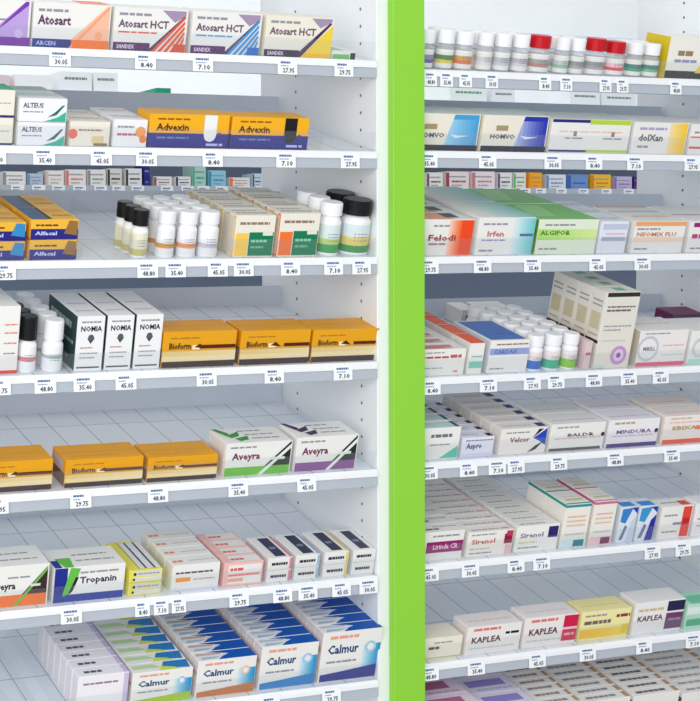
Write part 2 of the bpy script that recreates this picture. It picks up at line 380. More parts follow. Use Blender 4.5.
for xl, xr, yt, ds, c in ((159, 177, 212, 'slim white bottle beside the black capped ones', (215, 150, 60)), (180, 199, 213, 'slim white bottle with orange label line', (235, 150, 90)), (201, 221, 213, 'slim white bottle next to yellow green cartons', (200, 200, 215))):
    bottle('L', 2, xl, xr, yt, 4, ds, ds.replace(' slim', '').replace(' white', '')[:40].rsplit(' ', 0)[0] if 0 else ds.split(' bottle')[1].strip() + ' bottle', PLW, [(.3, (236, 236, 238)), (.2, c), (.5, (240, 240, 242))], cap=.27, dx=-.001)
for xl, xr, yt, c, nm in ((233, 273, 215, (250, 205, 90), 'yellow'), (277, 317, 213, (245, 120, 50), 'orange')):
    carton('L', 2, xl, xr, yt, .045, 4, 'cream carton with %s and green blocks' % nm, '%s green block carton' % nm, CREAM,
           [('l', .1, .78, .85, .06, (150, 120, 110)), ('r', .02, .04, .34, .58, c), ('r', .36, .04, .98, .60, (10, 125, 85)), ('l', .42, .36, .85, .06, (150, 210, 180)), ('l', .42, .22, .75, .05, (110, 190, 150)), ('r', .7, .52, .95, .6, (225, 230, 215))],
           top=[('l', .1, .3, .9, .12, (160, 150, 150)), ('l', .1, .65, .7, .1, (190, 180, 180))], left=[('r', .8, .02, .98, .98, c), ('r', .2, .02, .5, .98, (225, 190, 140))], flap=(225, 215, 195))
bottle('L', 2, 322, 343, 204, 3, 'white capped bottle with green banded label', 'green band white cap bottle', PLW, [(.3, (60, 160, 90)), (.2, (190, 210, 120)), (.5, (215, 228, 228))], cap=.24, dx=-.001)
bottle('L', 2, 346, 374, 202, 2, 'wide black capped bottle with green yellow label', 'wide black cap bottle', PLB, [(.25, (60, 150, 80)), (.3, (225, 205, 120)), (.45, (215, 226, 230))], cap=.27, dx=-.002)
fin('L', 2, at(79, 250, .02)[0], 0, .26); fin('L', 2, at(129, 250, .02)[0], 0, .26, .035)

# ---- left bay, fourth shelf
carton('L', 3, -22, 16, 306, .05, 2, 'tall white carton with red foot at left edge', 'tall red foot carton', OWH, [('r', 0, .01, 1, .06, (220, 60, 50)), ('l', .6, .72, .95, .02, (230, 130, 120)), ('l', .6, .6, .95, .02, (230, 130, 120)), ('l', .6, .45, .95, .02, (230, 130, 120)), ('l', .6, .3, .95, .02, GREY)])
bottle('L', 3, 18, 37, 318, 3, 'white bottle with black cap and red text', 'black cap red text bottle', PLB, [(.4, (240, 240, 242)), (.2, (225, 130, 130)), (.4, (240, 240, 242))], cap=.42, dx=-.001)
bottle('L', 3, 43, 64, 322, 5, 'plain white bottle beside dark sided cartons', 'plain white bottle', PLW, [(.5, (236, 238, 240)), (.15, (170, 190, 190)), (.35, (240, 240, 242))], cap=.38)
for xl, xr, yt, ds in ((73, 101, 316, 'tall white carton with dark green left side'), (103, 130, 315, 'tall white carton, middle of the three alike'), (132, 159, 314, 'tall white carton standing beside gold carton')):
    carton('L', 3, xl, xr, yt, .125, 1, ds, {73: 'dark sided tall carton', 103: 'middle tall white carton', 132: 'right tall white carton'}[xl], (240, 240, 240),
           [('l', .15, .88, .85, .03, GREY), ('t', 'NOMIA', .12, .73, .09, .78, BLK), ('p', [(.38, .6), (.66, .6), (.52, .5)], DKG), ('o', .52, .615, .055, (90, 90, 98)), ('l', .15, .42, .6, .02, (200, 120, 120)), ('l', .15, .32, .8, .02, GREY), ('l', .15, .24, .7, .02, GREY), ('r', .06, .06, .9, .085, DKG)],
           top=[('l', .15, .2, .85, .05, (200, 200, 205)), ('l', .15, .5, .85, .05, (200, 200, 205))],
           left=[('r', .01, .01, .98, .99, (48, 72, 74)), ('l', .1, .7, .8, .12, (190, 205, 200)), ('l', .15, .45, .9, .06, (150, 170, 168)), ('r', .25, .15, .75, .22, (150, 165, 165))], flap=None)
GOLDA = lambda w: [('l', .1, .80, .5, .04, (180, 125, 40)), ('g', 0, .30, 1, .46, (238, 205, 130), (250, 226, 165)), ('g', 0, .18, 1, .32, (248, 225, 165), (250, 232, 190)), ('t', 'Bioform', .08, .52, .17, .30, (60, 40, 20)), ('r', .40, .50, .50, .62, (255, 240, 200)),
                   ('p', [(.42, .56), (.50, .66), (.58, .52)], (60, 40, 20)), ('r', w, .52, .99, .62, (85, 35, 20)), ('r', .0, .01, .995, .17, (45, 25, 35))]
GTOP = [('l', .1, .2, .7, .05, (215, 150, 40)), ('r', .02, .45, .98, .5, (222, 150, 20))]
GL = (232, 163, 26)
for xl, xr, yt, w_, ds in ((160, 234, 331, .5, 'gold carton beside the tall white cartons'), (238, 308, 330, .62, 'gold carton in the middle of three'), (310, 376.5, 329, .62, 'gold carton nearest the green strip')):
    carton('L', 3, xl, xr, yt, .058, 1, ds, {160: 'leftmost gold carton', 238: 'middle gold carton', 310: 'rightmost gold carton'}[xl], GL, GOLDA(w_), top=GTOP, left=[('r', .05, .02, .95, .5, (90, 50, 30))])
# ---- left bay, fifth shelf
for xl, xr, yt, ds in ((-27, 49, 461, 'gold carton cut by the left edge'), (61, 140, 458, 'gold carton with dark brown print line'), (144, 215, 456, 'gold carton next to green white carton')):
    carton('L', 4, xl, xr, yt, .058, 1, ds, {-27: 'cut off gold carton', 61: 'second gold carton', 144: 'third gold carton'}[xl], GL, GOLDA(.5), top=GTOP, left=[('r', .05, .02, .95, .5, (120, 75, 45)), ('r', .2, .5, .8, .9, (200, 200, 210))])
for xl, xr, yt, c, cd, nm in ((222, 289, 442, (110, 190, 60), (55, 150, 50), 'green'), (293, 355, 436, (140, 85, 150), (75, 35, 85), 'purple')):
    carton('L', 4, xl, xr, yt, .062, 1, 'white carton with %s base and black corner' % nm, '%s base carton' % nm, OWH,
           [('l', .06, .84, .45, .05, GREY), ('t', 'Aveyra', .1, .50, .2, .42, (120, 40, 90)), ('r', 0, .02, .98, .27, c), ('p', [(.6, .27), (.98, .27), (.98, .99)], (32, 40, 36)), ('p', [(.50, .02), (.57, .02), (.98, .78), (.98, .9)], (235, 238, 232)), ('l', .68, .45, .9, .08, (220, 230, 220))],
           top=[('l', .35, .75, .7, .06, GREY), ('l', .4, .5, .85, .06, GREY), ('l', .45, .25, .9, .06, GREY), ('p', [(0, .95), (.12, .95), (.42, .05), (.3, .05)], OWH), ('p', [(.0, .98), (.08, .98), (.2, .62), (.12, .5)], cd), ('p', [(.12, .5), (.35, .75), (.3, .45), (.16, .35)], cd), ('p', [(.2, .3), (.42, .45), (.38, .2), (.24, .12)], cd)])
fin('L', 4, at(361, 470, .02)[0], 0, .26, .02)
# ---- left bay, sixth shelf
carton('L', 5, -42, 43, 567, .065, 1, 'white carton with orange base and black corner', 'orange base carton', OWH,
       [('l', .5, .7, .8, .04, GREY), ('t', 'Aveyra', .3, .45, .16, .3, BLK), ('r', 0, .02, .98, .3, ORA), ('p', [(.68, .3), (.98, .3), (.98, .95)], (60, 40, 40)), ('p', [(.58, .02), (.62, .02), (.98, .86), (.98, .94)], (110, 190, 70)), ('l', .78, .48, .93, .06, (220, 220, 220))], top=[('l', .45, .3, .9, .05, GREY), ('l', .4, .6, .85, .05, GREY)])
carton('L', 5, 48, 120, 566, .062, 1, 'white carton with blue frame and green ribbon', 'green ribbon blue carton', OWH,
       [('r', 0, .01, .18, .99, (28, 45, 140)), ('r', 0, .01, .99, .22, (30, 55, 155)), ('t', 'Tropanin', .36, .52, .18, .52, (60, 55, 90)), ('l', .36, .80, .9, .05, GREY), ('p', [(.12, .18), (.24, .25), (.36, .95), (.22, .99)], (100, 190, 70)), ('p', [(.2, .22), (.26, .3), (.34, .7), (.3, .72)], BLK)],
       top=[('l', .35, .3, .9, .06, GREY), ('l', .35, .6, .85, .06, GREY), ('p', [(.08, .5), (.3, .5), (.26, .0), (.14, .0)], (100, 190, 70)), ('r', 0, 0, .1, .4, (40, 55, 150))])
carton('L', 5, 124, 158, 570, .1, 1, 'narrow yellow and white carton with black rims', 'yellow white carton', (236, 226, 90),
       [('r', .14, .55, .98, .92, (215, 215, 215)), ('r', .14, .1, .98, .45, (225, 225, 215)), ('l', .25, .66, .9, .1, GREY), ('o', .16, .7, .12, BLK), ('o', .14, .28, .1, BLK)],
       top=[('r', .3, .05, .98, .95, (228, 228, 230)), ('r', .5, .05, .56, .95, DKG), ('r', .76, .05, .82, .95, DKG), ('r', .3, .05, .34, .95, (190, 170, 20))], stack=2)
carton('L', 5, 168, 216, 564, .03, 4, 'white carton with small orange patch', 'orange patch carton', OWH,
       [('l', .06, .66, .85, .07, (90, 80, 90)), ('r', .07, .36, .38, .52, (245, 150, 60)), ('r', .0, .02, .99, .1, (215, 215, 235)), ('l', .45, .4, .9, .05, (190, 170, 190))],
       top=[('l', .05, .35, .3, .2, (240, 140, 90)), ('l', .4, .4, .95, .12, (215, 200, 200))])
carton('L', 5, 220, 260, 562, .026, 4, 'white and salmon pink carton', 'salmon pink carton', (240, 190, 185),
       [('r', .1, .55, .95, .9, OWH), ('r', .1, .1, .95, .42, OWH), ('l', .15, .65, .5, .12, (230, 90, 80)), ('l', .12, .44, .9, .05, (225, 110, 100)), ('r', .1, .2, .5, .34, (240, 170, 140))],
       top=[('r', .2, .1, .95, .9, OWH), ('l', .22, .3, .55, .25, (225, 100, 100))], stack=1)
for xl, xr, yt, sc, nm in ((264, 289, 556, (225, 130, 150), 'pink'), (292, 317, 553, (160, 190, 210), 'pale blue'), (321, 346, 550, (230, 210, 110), 'yellow'), (350, 373, 548, (235, 235, 238), 'white')):
    carton('L', 5, xl, xr, yt + 2, .078, 1, 'narrow white carton with %s edges and dark bars' % nm, '%s edged narrow carton' % nm, OWH,
           [('r', .88, .05, .99, .95, sc), ('l', .15, .4, .8, .22, (45, 40, 60))], top=[('r', .35, .08, .80, .92, (50, 55, 85)), ('r', .9, .02, .99, .98, sc), ('l', .45, .4, .7, .1, (140, 145, 170))], stack=2, left=[('r', .02, .05, .98, .95, (225, 222, 226))])
# ---- left bay, bottom shelf
carton('L', 6, 70, 122, 675, .024, 7, 'white lilac carton with tiny dark top mark', 'white lilac carton', (240, 236, 240),
       [('l', .1, .75, .8, .05, (150, 120, 150)), ('r', .9, .02, .99, .98, LIL)], top=[('l', .15, .35, .5, .25, (85, 85, 95)), ('r', .9, .02, .99, .98, LIL)])
for xl, xr, yt, base, nm, sw, edge in ((125, 187, 671, (170, 200, 40), 'lime', (50, 140, 200), (200, 225, 210)), (191, 251, 659, (200, 120, 60), 'orange', (40, 120, 190), (205, 175, 170)), (255, 313, 645, (40, 130, 200), 'sky blue', (30, 120, 200), (190, 205, 220)), (316, 376.5, 631, (35, 40, 140), 'navy', (20, 105, 190), (200, 205, 220))):
    fr = [('l', .12, .86, .6, .06, (235, 160, 140)), ('g', .7, .04, .99, .7, (215, 235, 240), (30, 140, 200)), ('t', 'Calmur', .10, .57, .17, .52, (20, 70, 120)), ('o', .82, .64, .12, (245, 190, 160) if nm == 'orange' else (170, 200, 225)), ('o', .82, .64, .07, (230, 235, 240)),
          ('l', .1, .38, .6, .04, GREY), ('p', [(.02, .02), (.99, .02), (.99, .28), (.4, .2), (.02, .16)], base)]
    tp = [('p', [(.34, .02), (.99, .02), (.99, .99), (.22, .99), (.58, .62), (.46, .4)], (5, 88, 180)), ('p', [(.06, .12), (.3, .2), (.42, .36), (.1, .42)], (170, 195, 220)),
          ('p', [(.02, .6), (.4, .6), (.5, .75), (.05, .85)], edge)]
    if nm == 'lime': tp = [('p', [(.5, .3), (.95, .1), (.99, .99), (.6, .99)], (40, 130, 195)), ('p', [(.05, .4), (.5, .4), (.4, .8), (.05, .8)], (190, 220, 160)), ('p', [(.45, .04), (.8, .04), (.7, .3), (.5, .5)], (215, 225, 90))]
    carton('L', 6, xl, xr, yt, .026, 7 if xl < 130 else 9, 'white and blue carton with %s base' % nm, '%s base blue carton' % nm, OWH, fr, tp, left=[('r', .02, .02, .98, .98, (225, 215, 215)), ('l', .1, .6, .9, .1, (200, 170, 160))])
for px in (8, 32, 58): fin('L', 6, at(px, 700, .02)[0], 0, .25, .03)

# ---- right bay, top shelf: small jars and bottles
for xl, xr, yt, c1, c2, nm, cm, cn in ((419, 437, 28, (95, 80, 150), (150, 140, 190), 'purple', PLW, 'white'), (440, 456, 28, (225, 205, 60), (80, 130, 60), 'yellow', PLW, 'white'), (458, 475, 30, (235, 110, 60), (215, 160, 50), 'orange', PLW, 'white'),
        (480, 494, 31, (225, 225, 222), (210, 212, 215), 'plain clear', PLW, 'white'), (497, 512, 32, (205, 205, 205), (190, 190, 195), 'grey printed', PLW, 'white'), (515, 530, 33, (215, 212, 212), (190, 185, 190), 'grey lined', PLW, 'white'),
        (533, 552, 34, (190, 130, 120), (170, 165, 155), 'brown', ink((200, 20, 35), .3), 'red'), (557, 570, 36, (150, 190, 165), (200, 205, 205), 'pale green', PLW, 'white'), (572, 585, 37, (175, 170, 168), (150, 150, 150), 'grey', PLW, 'white'),
        (589, 607, 37, (170, 165, 165), (150, 150, 150), 'dark grey', ink((200, 20, 35), .3), 'red'), (609, 626, 40, (225, 70, 85), (240, 200, 200), 'red', ink((200, 20, 35), .3), 'red'), (629, 643, 41, (70, 165, 125), (60, 130, 110), 'deep green', PLW, 'white'), (645, 660, 42, (100, 190, 150), (60, 130, 110), 'mint', PLW, 'white')):
    bottle('R', 0, xl, xr, yt + 2, 1 if cn == 'red' else 2, 'small bottle, %s cap and %s label' % (cn, nm), '%s label bottle' % nm, cm, [(.25, OWH), (.2, c1), (.25, c2), (.3, OWH)], cap=.34, clear=True)
carton('R', 0, 663, 712, 37, .06, 1, 'cream and yellow carton with black foot', 'black foot yellow carton', (240, 238, 228), [('r', .0, .02, .99, .2, BLK), ('l', .2, .56, .5, .12, (150, 130, 100)), ('l', .15, .4, .6, .07, (150, 150, 190)), ('p', [(.6, .16), (.99, .16), (.99, .95), (.8, .6)], (248, 205, 60))], left=[('r', 0, 0, 1, 1, (215, 190, 40))])
# ---- right bay, second shelf
for xl, xr, yt, c0, c1, nm, dot in ((396, 477, 113, (170, 215, 240), (70, 160, 215), 'sky blue', LBL), (480, 545, 115, (190, 200, 235), (35, 50, 170), 'deep blue', (80, 80, 180))):
    carton('R', 1, xl, xr, yt, .07, 1, 'cream carton with %s panel and black foot' % nm, '%s panel carton' % nm, CREAM,
           [('g', .5, .10, .98, .98, c0, c1), ('r', .55, .85, .97, .98, c1), ('p', [(.5, .1), (.62, .98), (.45, .98), (.35, .1)], CREAM), ('t', 'HOMVO', .12, .36, .12, .38, DKG), ('r', .2, .58, .38, .72, (170, 150, 110)), ('p', [(.58, .45), (.66, .35), (.86, .42), (.7, .42)], (235, 240, 250)), ('r', 0, .01, 1, .16, (25, 22, 50))],
           top=[('r', 0, .02, 1, .98, (215, 228, 220))])
carton('R', 1, 548, 627, 119, .07, 1, 'cream carton with navy and lime edge stripes', 'navy lime stripe carton', OWH,
       [('r', 0, .9, .47, .99, (40, 40, 120)), ('r', .47, .86, .99, .99, (185, 215, 50)), ('r', 0, .03, .47, .09, (40, 40, 120)), ('r', .47, .03, .99, .10, (185, 215, 50)), ('l', .1, .62, .9, .03, (230, 190, 170)), ('r', .28, .5, .32, .64, (160, 130, 120)), ('l', .18, .42, .4, .04, GREY), ('r', .76, .5, .8, .64, (160, 130, 120)), ('l', .66, .42, .9, .04, GREY)], top=[('r', 0, .02, 1, .9, (215, 222, 214))])
carton('R', 1, 630, 684, 122, .07, 1, 'cream carton blending to yellow at right', 'yellow blend carton', OWH,
       [('g', .66, .02, .98, .98, (246, 225, 180), (250, 200, 40)), ('l', .1, .76, .6, .08, (175, 165, 200)), ('t', 'dolXan', .1, .42, .2, .45, (90, 85, 100)), ('l', .1, .2, .3, .07, GREY)])
carton('R', 1, 687, 740, 124, .07, 1, 'white carton with thin red lines at right edge', 'red lined carton', OWH, [('r', 0, .55, 1, .6, (225, 120, 110)), ('r', 0, .2, 1, .27, (215, 90, 90)), ('l', .06, .7, .4, .06, GREY)])
# ---- right bay, third shelf
carton('R', 2, 404, 471, 219, .046, 5, 'white carton with vivid orange right end', 'vivid orange carton', OWH,
       [('g', .6, .02, .82, .98, (250, 215, 200), (245, 85, 30)), ('r', .80, .02, .99, .98, (240, 75, 25)), ('l', .35, .80, .6, .05, GREY), ('t', 'Felodi', .28, .42, .16, .45, (150, 60, 60)), ('l', .3, .3, .6, .05, (170, 130, 130))],
       top=[('p', [(.0, .05), (.7, .05), (.6, .9), (0, .9)], (235, 160, 130)), ('r', .6, .3, .82, .95, (45, 60, 70)), ('r', .0, .9, 1, .98, (170, 220, 215))])
carton('R', 2, 475, 532, 217, .115, 2, 'white carton with teal right end', 'teal ended carton', OWH,
       [('g', .62, .02, .99, .98, (225, 238, 240), (110, 200, 205)), ('l', .08, .8, .5, .05, GREY), ('t', 'Irfen', .16, .5, .14, .3, (200, 110, 110)), ('r', .74, .5, .98, .57, (90, 110, 170)), ('l', .08, .38, .5, .04, (150, 150, 190)), ('l', .06, .1, .3, .05, GREY)],
       top=[('g', .3, .02, 1, .98, (225, 235, 232), (140, 205, 205))])
carton('R', 2, 535, 595, 219, .115, 2, 'pale green carton with bright green top', 'bright green carton', (228, 236, 215),
       [('g', .0, .42, .98, .72, (170, 220, 110), (215, 235, 160)), ('t', 'ALGIFOR', .04, .56, .12, .5, (70, 130, 50)), ('l', .1, .82, .6, .05, GREY), ('l', .05, .14, .35, .05, GREY)],
       top=[('r', .0, .02, 1, .98, (120, 195, 105)), ('p', [(0, .2), (.4, .2), (.6, .9), (.2, .9)], (150, 210, 135))], left=[('r', .02, .02, .98, .98, (90, 165, 60))])
carton('R', 2, 597, 625, 221, .05, 3, 'narrow white carton with pale blue bands', 'pale blue band carton', (230, 232, 240),
       [('r', .08, .75, .95, .92, (195, 200, 225)), ('r', .08, .4, .95, .52, (165, 175, 200)), ('l', .2, .6, .9, .04, (220, 180, 200))], top=[('l', .1, .4, .9, .1, (180, 185, 200))], stack=1)
carton('R', 2, 631, 682, 221, .115, 1, 'white carton with peach orange bands', 'peach band carton', OWH,
       [('r', .0, .86, 1, .99, (240, 165, 110)), ('t', 'NEOMIX FLU', .05, .54, .12, .78, (215, 120, 70)), ('r', .0, .36, .99, .50, (246, 215, 195)), ('l', .05, .74, .5, .05, GREY), ('l', .05, .12, .3, .05, GREY)],
       top=[('l', .2, .3, .9, .05, (220, 170, 150)), ('r', 0, .6, 1, .66, (225, 185, 160)), ('r', 0, .9, 1, .97, (215, 170, 150))])
carton('R', 2, 686, 740, 221, .115, 1, 'white carton with magenta bands at right edge', 'magenta band carton', OWH, [('r', .06, .82, 1, .96, (150, 30, 120)), ('l', .06, .46, .6, .14, (190, 60, 130)), ('l', .06, .12, .3, .05, GREY)], top=[('r', 0, .4, 1, .46, (200, 150, 185))])
# ---- right bay, fourth shelf
carton('R', 3, 400, 464, 349, .03, 5, 'white carton with red text and pink top', 'pink topped carton', OWH,
       [('l', .1, .66, .72, .07, (190, 70, 70)), ('l', .72, .66, .92, .12, (200, 90, 90)), ('l', .1, .85, .6, .04, GREY), ('r', .8, .12, .88, .18, (220, 120, 110)), ('l', .1, .28, .6, .03, GREY)], top=[('r', .1, .1, .8, .7, (205, 130, 130)), ('p', [(.6, .3), (.98, .02), (.98, .3)], OWH)])
carton('R', 3, 467, 482, 343, .05, 5, 'slim white carton with orange top', 'slim orange topped carton', OWH,
       [('r', .05, .2, .95, .42, (130, 205, 180)), ('l', .15, .55, .9, .05, (140, 190, 180))], top=[('r', .0, .02, 1, .98, (245, 85, 25)), ('r', 0, .9, 1, 1, (210, 60, 20))])
carton('R', 3, 487, 527, 340, .11, 1, 'white carton with wide blue top', 'wide blue topped carton', OWH,
       [('l', .15, .86, .95, .04, (150, 100, 100)), ('r', .0, .56, .99, .76, (150, 165, 215)), ('t', 'CARDAX', .1, .6, .12, .6, (90, 110, 175)), ('l', .05, .12, .4, .04, GREY)], top=[('r', .04, .05, .93, .95, (60, 110, 190)), ('l', .5, .3, .9, .04, (40, 80, 150))], left=[('r', .02, .02, .98, .98, (215, 215, 222))])
for xl, xr, yt, c, nm in ((529, 545, 337, (40, 110, 200), 'blue'), (547, 563, 336, (60, 180, 140), 'sea green'), (565, 580, 335, (140, 200, 70), 'lime')):
    bottle('R', 3, xl, xr, yt, 6, 'white lidded bottle with %s banded label' % nm, '%s band bottle' % nm, PLW, [(.5, c), (.5, (236, 226, 226))], cap=.3, dx=-.0012)
carton('R', 3, 583, 590, 341, .1, 1, 'thin pink spined white carton', 'thin pink spine carton', (225, 200, 205), [('l', .1, .5, .9, .1, (190, 110, 130))])
carton('R', 3, 595, 630, 292, .034, 4, 'tall beige carton with dark top and lilac emblem', 'tall beige carton', (230, 225, 214),
       [('r', .05, .94, .98, .995, (50, 42, 40)), ('l', .1, .80, .9, .02, (120, 110, 110)), ('l', .1, .75, .8, .025, (110, 100, 100)), ('l', .1, .55, .9, .015, GREY), ('l', .1, .5, .6, .015, GREY), ('l', .1, .36, .8, .012, (210, 190, 190)),
        ('o', .66, .17, .125, (200, 150, 205)), ('o', .66, .17, .08, (226, 205, 230)), ('o', .66, .17, .035, (150, 80, 160)), ('r', 0, .01, .3, .04, (190, 225, 210))],
       top=[('r', .0, .2, .98, .9, (225, 228, 222)), ('r', .4, .3, .7, .8, (120, 180, 150))],
       left=[('r', .02, .33, .98, .37, (60, 45, 35)), ('r', .15, .5, .85, .72, (205, 195, 160)), ('l', .15, .8, .85, .02, GREY), ('l', .15, .86, .85, .02, GREY), ('l', .15, .42, .85, .02, (185, 175, 150))])
carton('R', 3, 636, 685, 330, .075, 1, 'white carton with pink base line and ring emblem', 'pink base ring carton', (240, 234, 232),
       [('r', 0, .01, .99, .12, (225, 100, 125)), ('o', .2, .5, .36, (205, 205, 212)), ('o', .2, .5, .28, (238, 236, 236)), ('t', 'MIRELL', .1, .45, .1, .25, (120, 90, 130)), ('l', .5, .56, .95, .03, (240, 170, 160)), ('l', .1, .9, .6, .03, GREY), ('l', .5, .3, .95, .02, (180, 220, 200))], top=[('l', .1, .5, .9, .05, (200, 200, 205))], left=[('r', .02, .02, .98, .98, (205, 195, 180))])
carton('R', 3, 688, 740, 330, .075, 1, 'white carton with mint base at the right edge', 'mint base carton', OWH, [('r', 0, .02, 1, .16, (180, 225, 205)), ('o', .2, .5, .3, (205, 215, 212)), ('o', .2, .5, .2, OWH)])
carton('R', 3, 672, 720, 311, .05, 1, 'dark magenta carton lying at shelf back', 'dark magenta carton', (120, 50, 95), [('l', .1, .55, .9, .2, (225, 160, 180)), ('r', 0, .8, 1, 1, (90, 80, 90)), ('r', 0, 0, 1, .14, (60, 30, 50))], s0=.20, h=.026)
carton('R', 3, 460, 476, 291, .05, 1, 'small white carton with green mark at back', 'green mark carton', OWH, [('r', .3, .2, .7, .7, (130, 170, 150))], s0=.25, h=.03)
carton('R', 3, 480, 512, 290, .05, 1, 'small pale carton with mint corner at back', 'mint corner carton', OWH, [('r', .5, .2, .95, .7, (175, 210, 190))], s0=.25, h=.03)
carton('R', 3, 487, 514, 300, .05, 1, 'low tan carton with black top edge at back', 'low tan carton', (205, 160, 140), [('r', 0, .75, 1, 1, (45, 35, 35)), ('l', .1, .4, .9, .1, (170, 110, 95))], top=[('r', 0, 0, 1, .3, (45, 35, 35)), ('r', 0, .3, 1, 1, (215, 215, 210))], s0=.185, h=.034)
# ---- right bay, fifth shelf
carton('R', 4, 404, 458, 428, .03, 6, 'white carton with teal corner triangle', 'teal corner carton', OWH,
       [('l', .4, .70, .85, .1, (110, 110, 130)), ('p', [(.62, .04), (.98, .04), (.98, .42)], (90, 195, 170)), ('l', .4, .45, .8, .04, GREY)], top=[('r', .3, .1, .9, .8, (195, 222, 222)), ('r', .9, .1, .98, .9, (60, 90, 100))], left=[('r', .02, .02, .98, .98, (190, 215, 215))])
carton('R', 4, 461, 493, 437, .028, 6, 'short white lilac carton with blue text', 'blue text lilac carton', (232, 232, 242),
       [('l', .08, .82, .95, .06, (130, 130, 160)), ('t', 'Aspro', .12, .45, .26, .5, (45, 55, 150)), ('r', 0, .02, 1, .2, (215, 215, 240))], top=[('r', .82, .15, .99, .6, BLK), ('l', .1, .4, .6, .15, (190, 195, 205))])
carton('R', 4, 499, 546, 428, .028, 6, 'white carton with dark blue swoosh', 'blue swoosh carton', (240, 234, 228),
       [('l', .1, .82, .6, .05, GREY), ('t', 'Velcor', .2, .48, .18, .42, (130, 80, 80)), ('p', [(.70, .6), (.98, .97), (.98, .3), (.82, .5)], (35, 70, 190)), ('p', [(.6, .04), (.76, .3), (.92, .45), (.78, .16)], (35, 30, 70)), ('p', [(.68, .6), (.9, .95), (.8, .95)], (25, 25, 60))], top=[('r', .82, .2, .99, .75, (40, 50, 120)), ('l', .1, .4, .7, .12, (200, 195, 200))])
carton('R', 4, 549, 604, 423, .05, 2, 'white carton with grey base line', 'grey base line carton', OWH,
       [('l', .1, .84, .5, .06, (170, 160, 170)), ('t', 'BALDR', .3, .52, .12, .5, (110, 95, 100)), ('o', .96, .55, .08, BLK), ('l', .08, .45, .9, .03, (230, 150, 170)), ('r', 0, .02, .95, .12, (90, 85, 90))], top=[('l', .1, .3, .9, .08, (205, 205, 215))])
carton('R', 4, 607, 658, 419, .05, 2, 'white carton with purple base line', 'purple base line carton', (240, 236, 240),
       [('l', .1, .84, .5, .07, (175, 165, 110)), ('t', 'MINDURA', .15, .5, .13, .7, (130, 90, 150)), ('o', .95, .55, .08, BLK), ('l', .08, .4, .9, .03, (210, 160, 210)), ('r', 0, .01, .99, .15, (80, 50, 130))], top=[('l', .1, .3, .9, .08, (205, 200, 215))])
carton('R', 4, 663, 715, 415, .05, 2, 'white carton with orange red base line', 'orange red line carton', (242, 232, 226),
       [('l', .1, .88, .5, .05, (210, 180, 160)), ('t', 'EBIXAM', .15, .5, .13, .6, (180, 150, 90)), ('r', .6, .48, .95, .62, (240, 130, 90)), ('l', .08, .75, .9, .03, (240, 170, 160)), ('r', 0, .01, .99, .16, (235, 90, 60))], top=[('l', .1, .3, .9, .08, (245, 190, 180))])
# ---- right bay, sixth shelf
carton('R', 5, 402, 462, 532, .03, 4, 'white carton with magenta band', 'magenta text band carton', OWH,
       [('l', .4, .82, .9, .06, GREY), ('r', .3, .28, .99, .66, (150, 25, 110)), ('t', 'Lirinda CR', .42, .40, .16, .48, (240, 200, 225))], top=[('l', .2, .3, .6, .15, (120, 60, 90)), ('l', .5, .6, .95, .08, GREY)], left=[('r', 0, .3, 1, .66, (130, 20, 90))])
carton('R', 5, 466, 512, 531, .022, 10, 'white carton with red block at right end', 'red block carton', (242, 236, 230),
       [('l', .06, .86, .6, .05, GREY), ('t', 'Sirenol', .08, .52, .18, .52, (200, 90, 70)), ('r', .8, .45, .98, .85, (140, 15, 55)), ('r', .84, .75, .98, .97, (190, 50, 90)), ('l', .06, .3, .5, .04, (200, 190, 120)), ('r', .84, .03, .98, .4, (240, 190, 190)), ('l', .06, .12, .55, .05, GREY)], top=[('l', .1, .3, .7, .15, (170, 165, 170)), ('l', .75, .3, .95, .15, (215, 130, 150))])
carton('R', 5, 515, 558, 525, .022, 11, 'white carton with navy block at right end', 'navy block carton', (242, 240, 234),
       [('t', 'Sirenol', .08, .56, .17, .55, (140, 110, 150)), ('r', .74, .5, .97, .92, (45, 30, 110)), ('l', .06, .35, .5, .04, (220, 190, 120)), ('l', .06, .15, .55, .05, GREY)], top=[('l', .1, .3, .7, .15, (170, 170, 170)), ('r', 0, .9, 1, 1, (220, 220, 222))])
for xl, xr, yt, c, cd, nm in ((561, 587, 504, (40, 150, 150), (0, 130, 140), 'teal'), (590, 613, 501, (210, 110, 150), (120, 40, 90), 'rose')):
    carton('R', 5, xl, xr, yt, .052, 2, 'tall white carton with %s line and corner' % nm, 'tall %s line carton' % nm, (241, 236, 228),
           [('r', 0, .93, 1, .99, c), ('r', 0, .02, 1, .2, (215, 232, 235) if nm == 'teal' else (240, 200, 210)), ('r', .5, .03, .92, .18, cd), ('l', .12, .7, .85, .03, (240, 170, 140)), ('l', .12, .6, .85, .03, (225, 190, 160)), ('l', .12, .5, .85, .03, (225, 190, 160)), ('l', .12, .3, .85, .03, (200, 200, 210))],
           top=[('r', .0, .02, 1, .1, c), ('r', .2, .3, .9, .42, (205, 200, 150)), ('r', .2, .55, .9, .62, (225, 220, 200))], left=[('r', 0, .93, 1, .99, c), ('l', .1, .5, .9, .03, (225, 200, 180))])
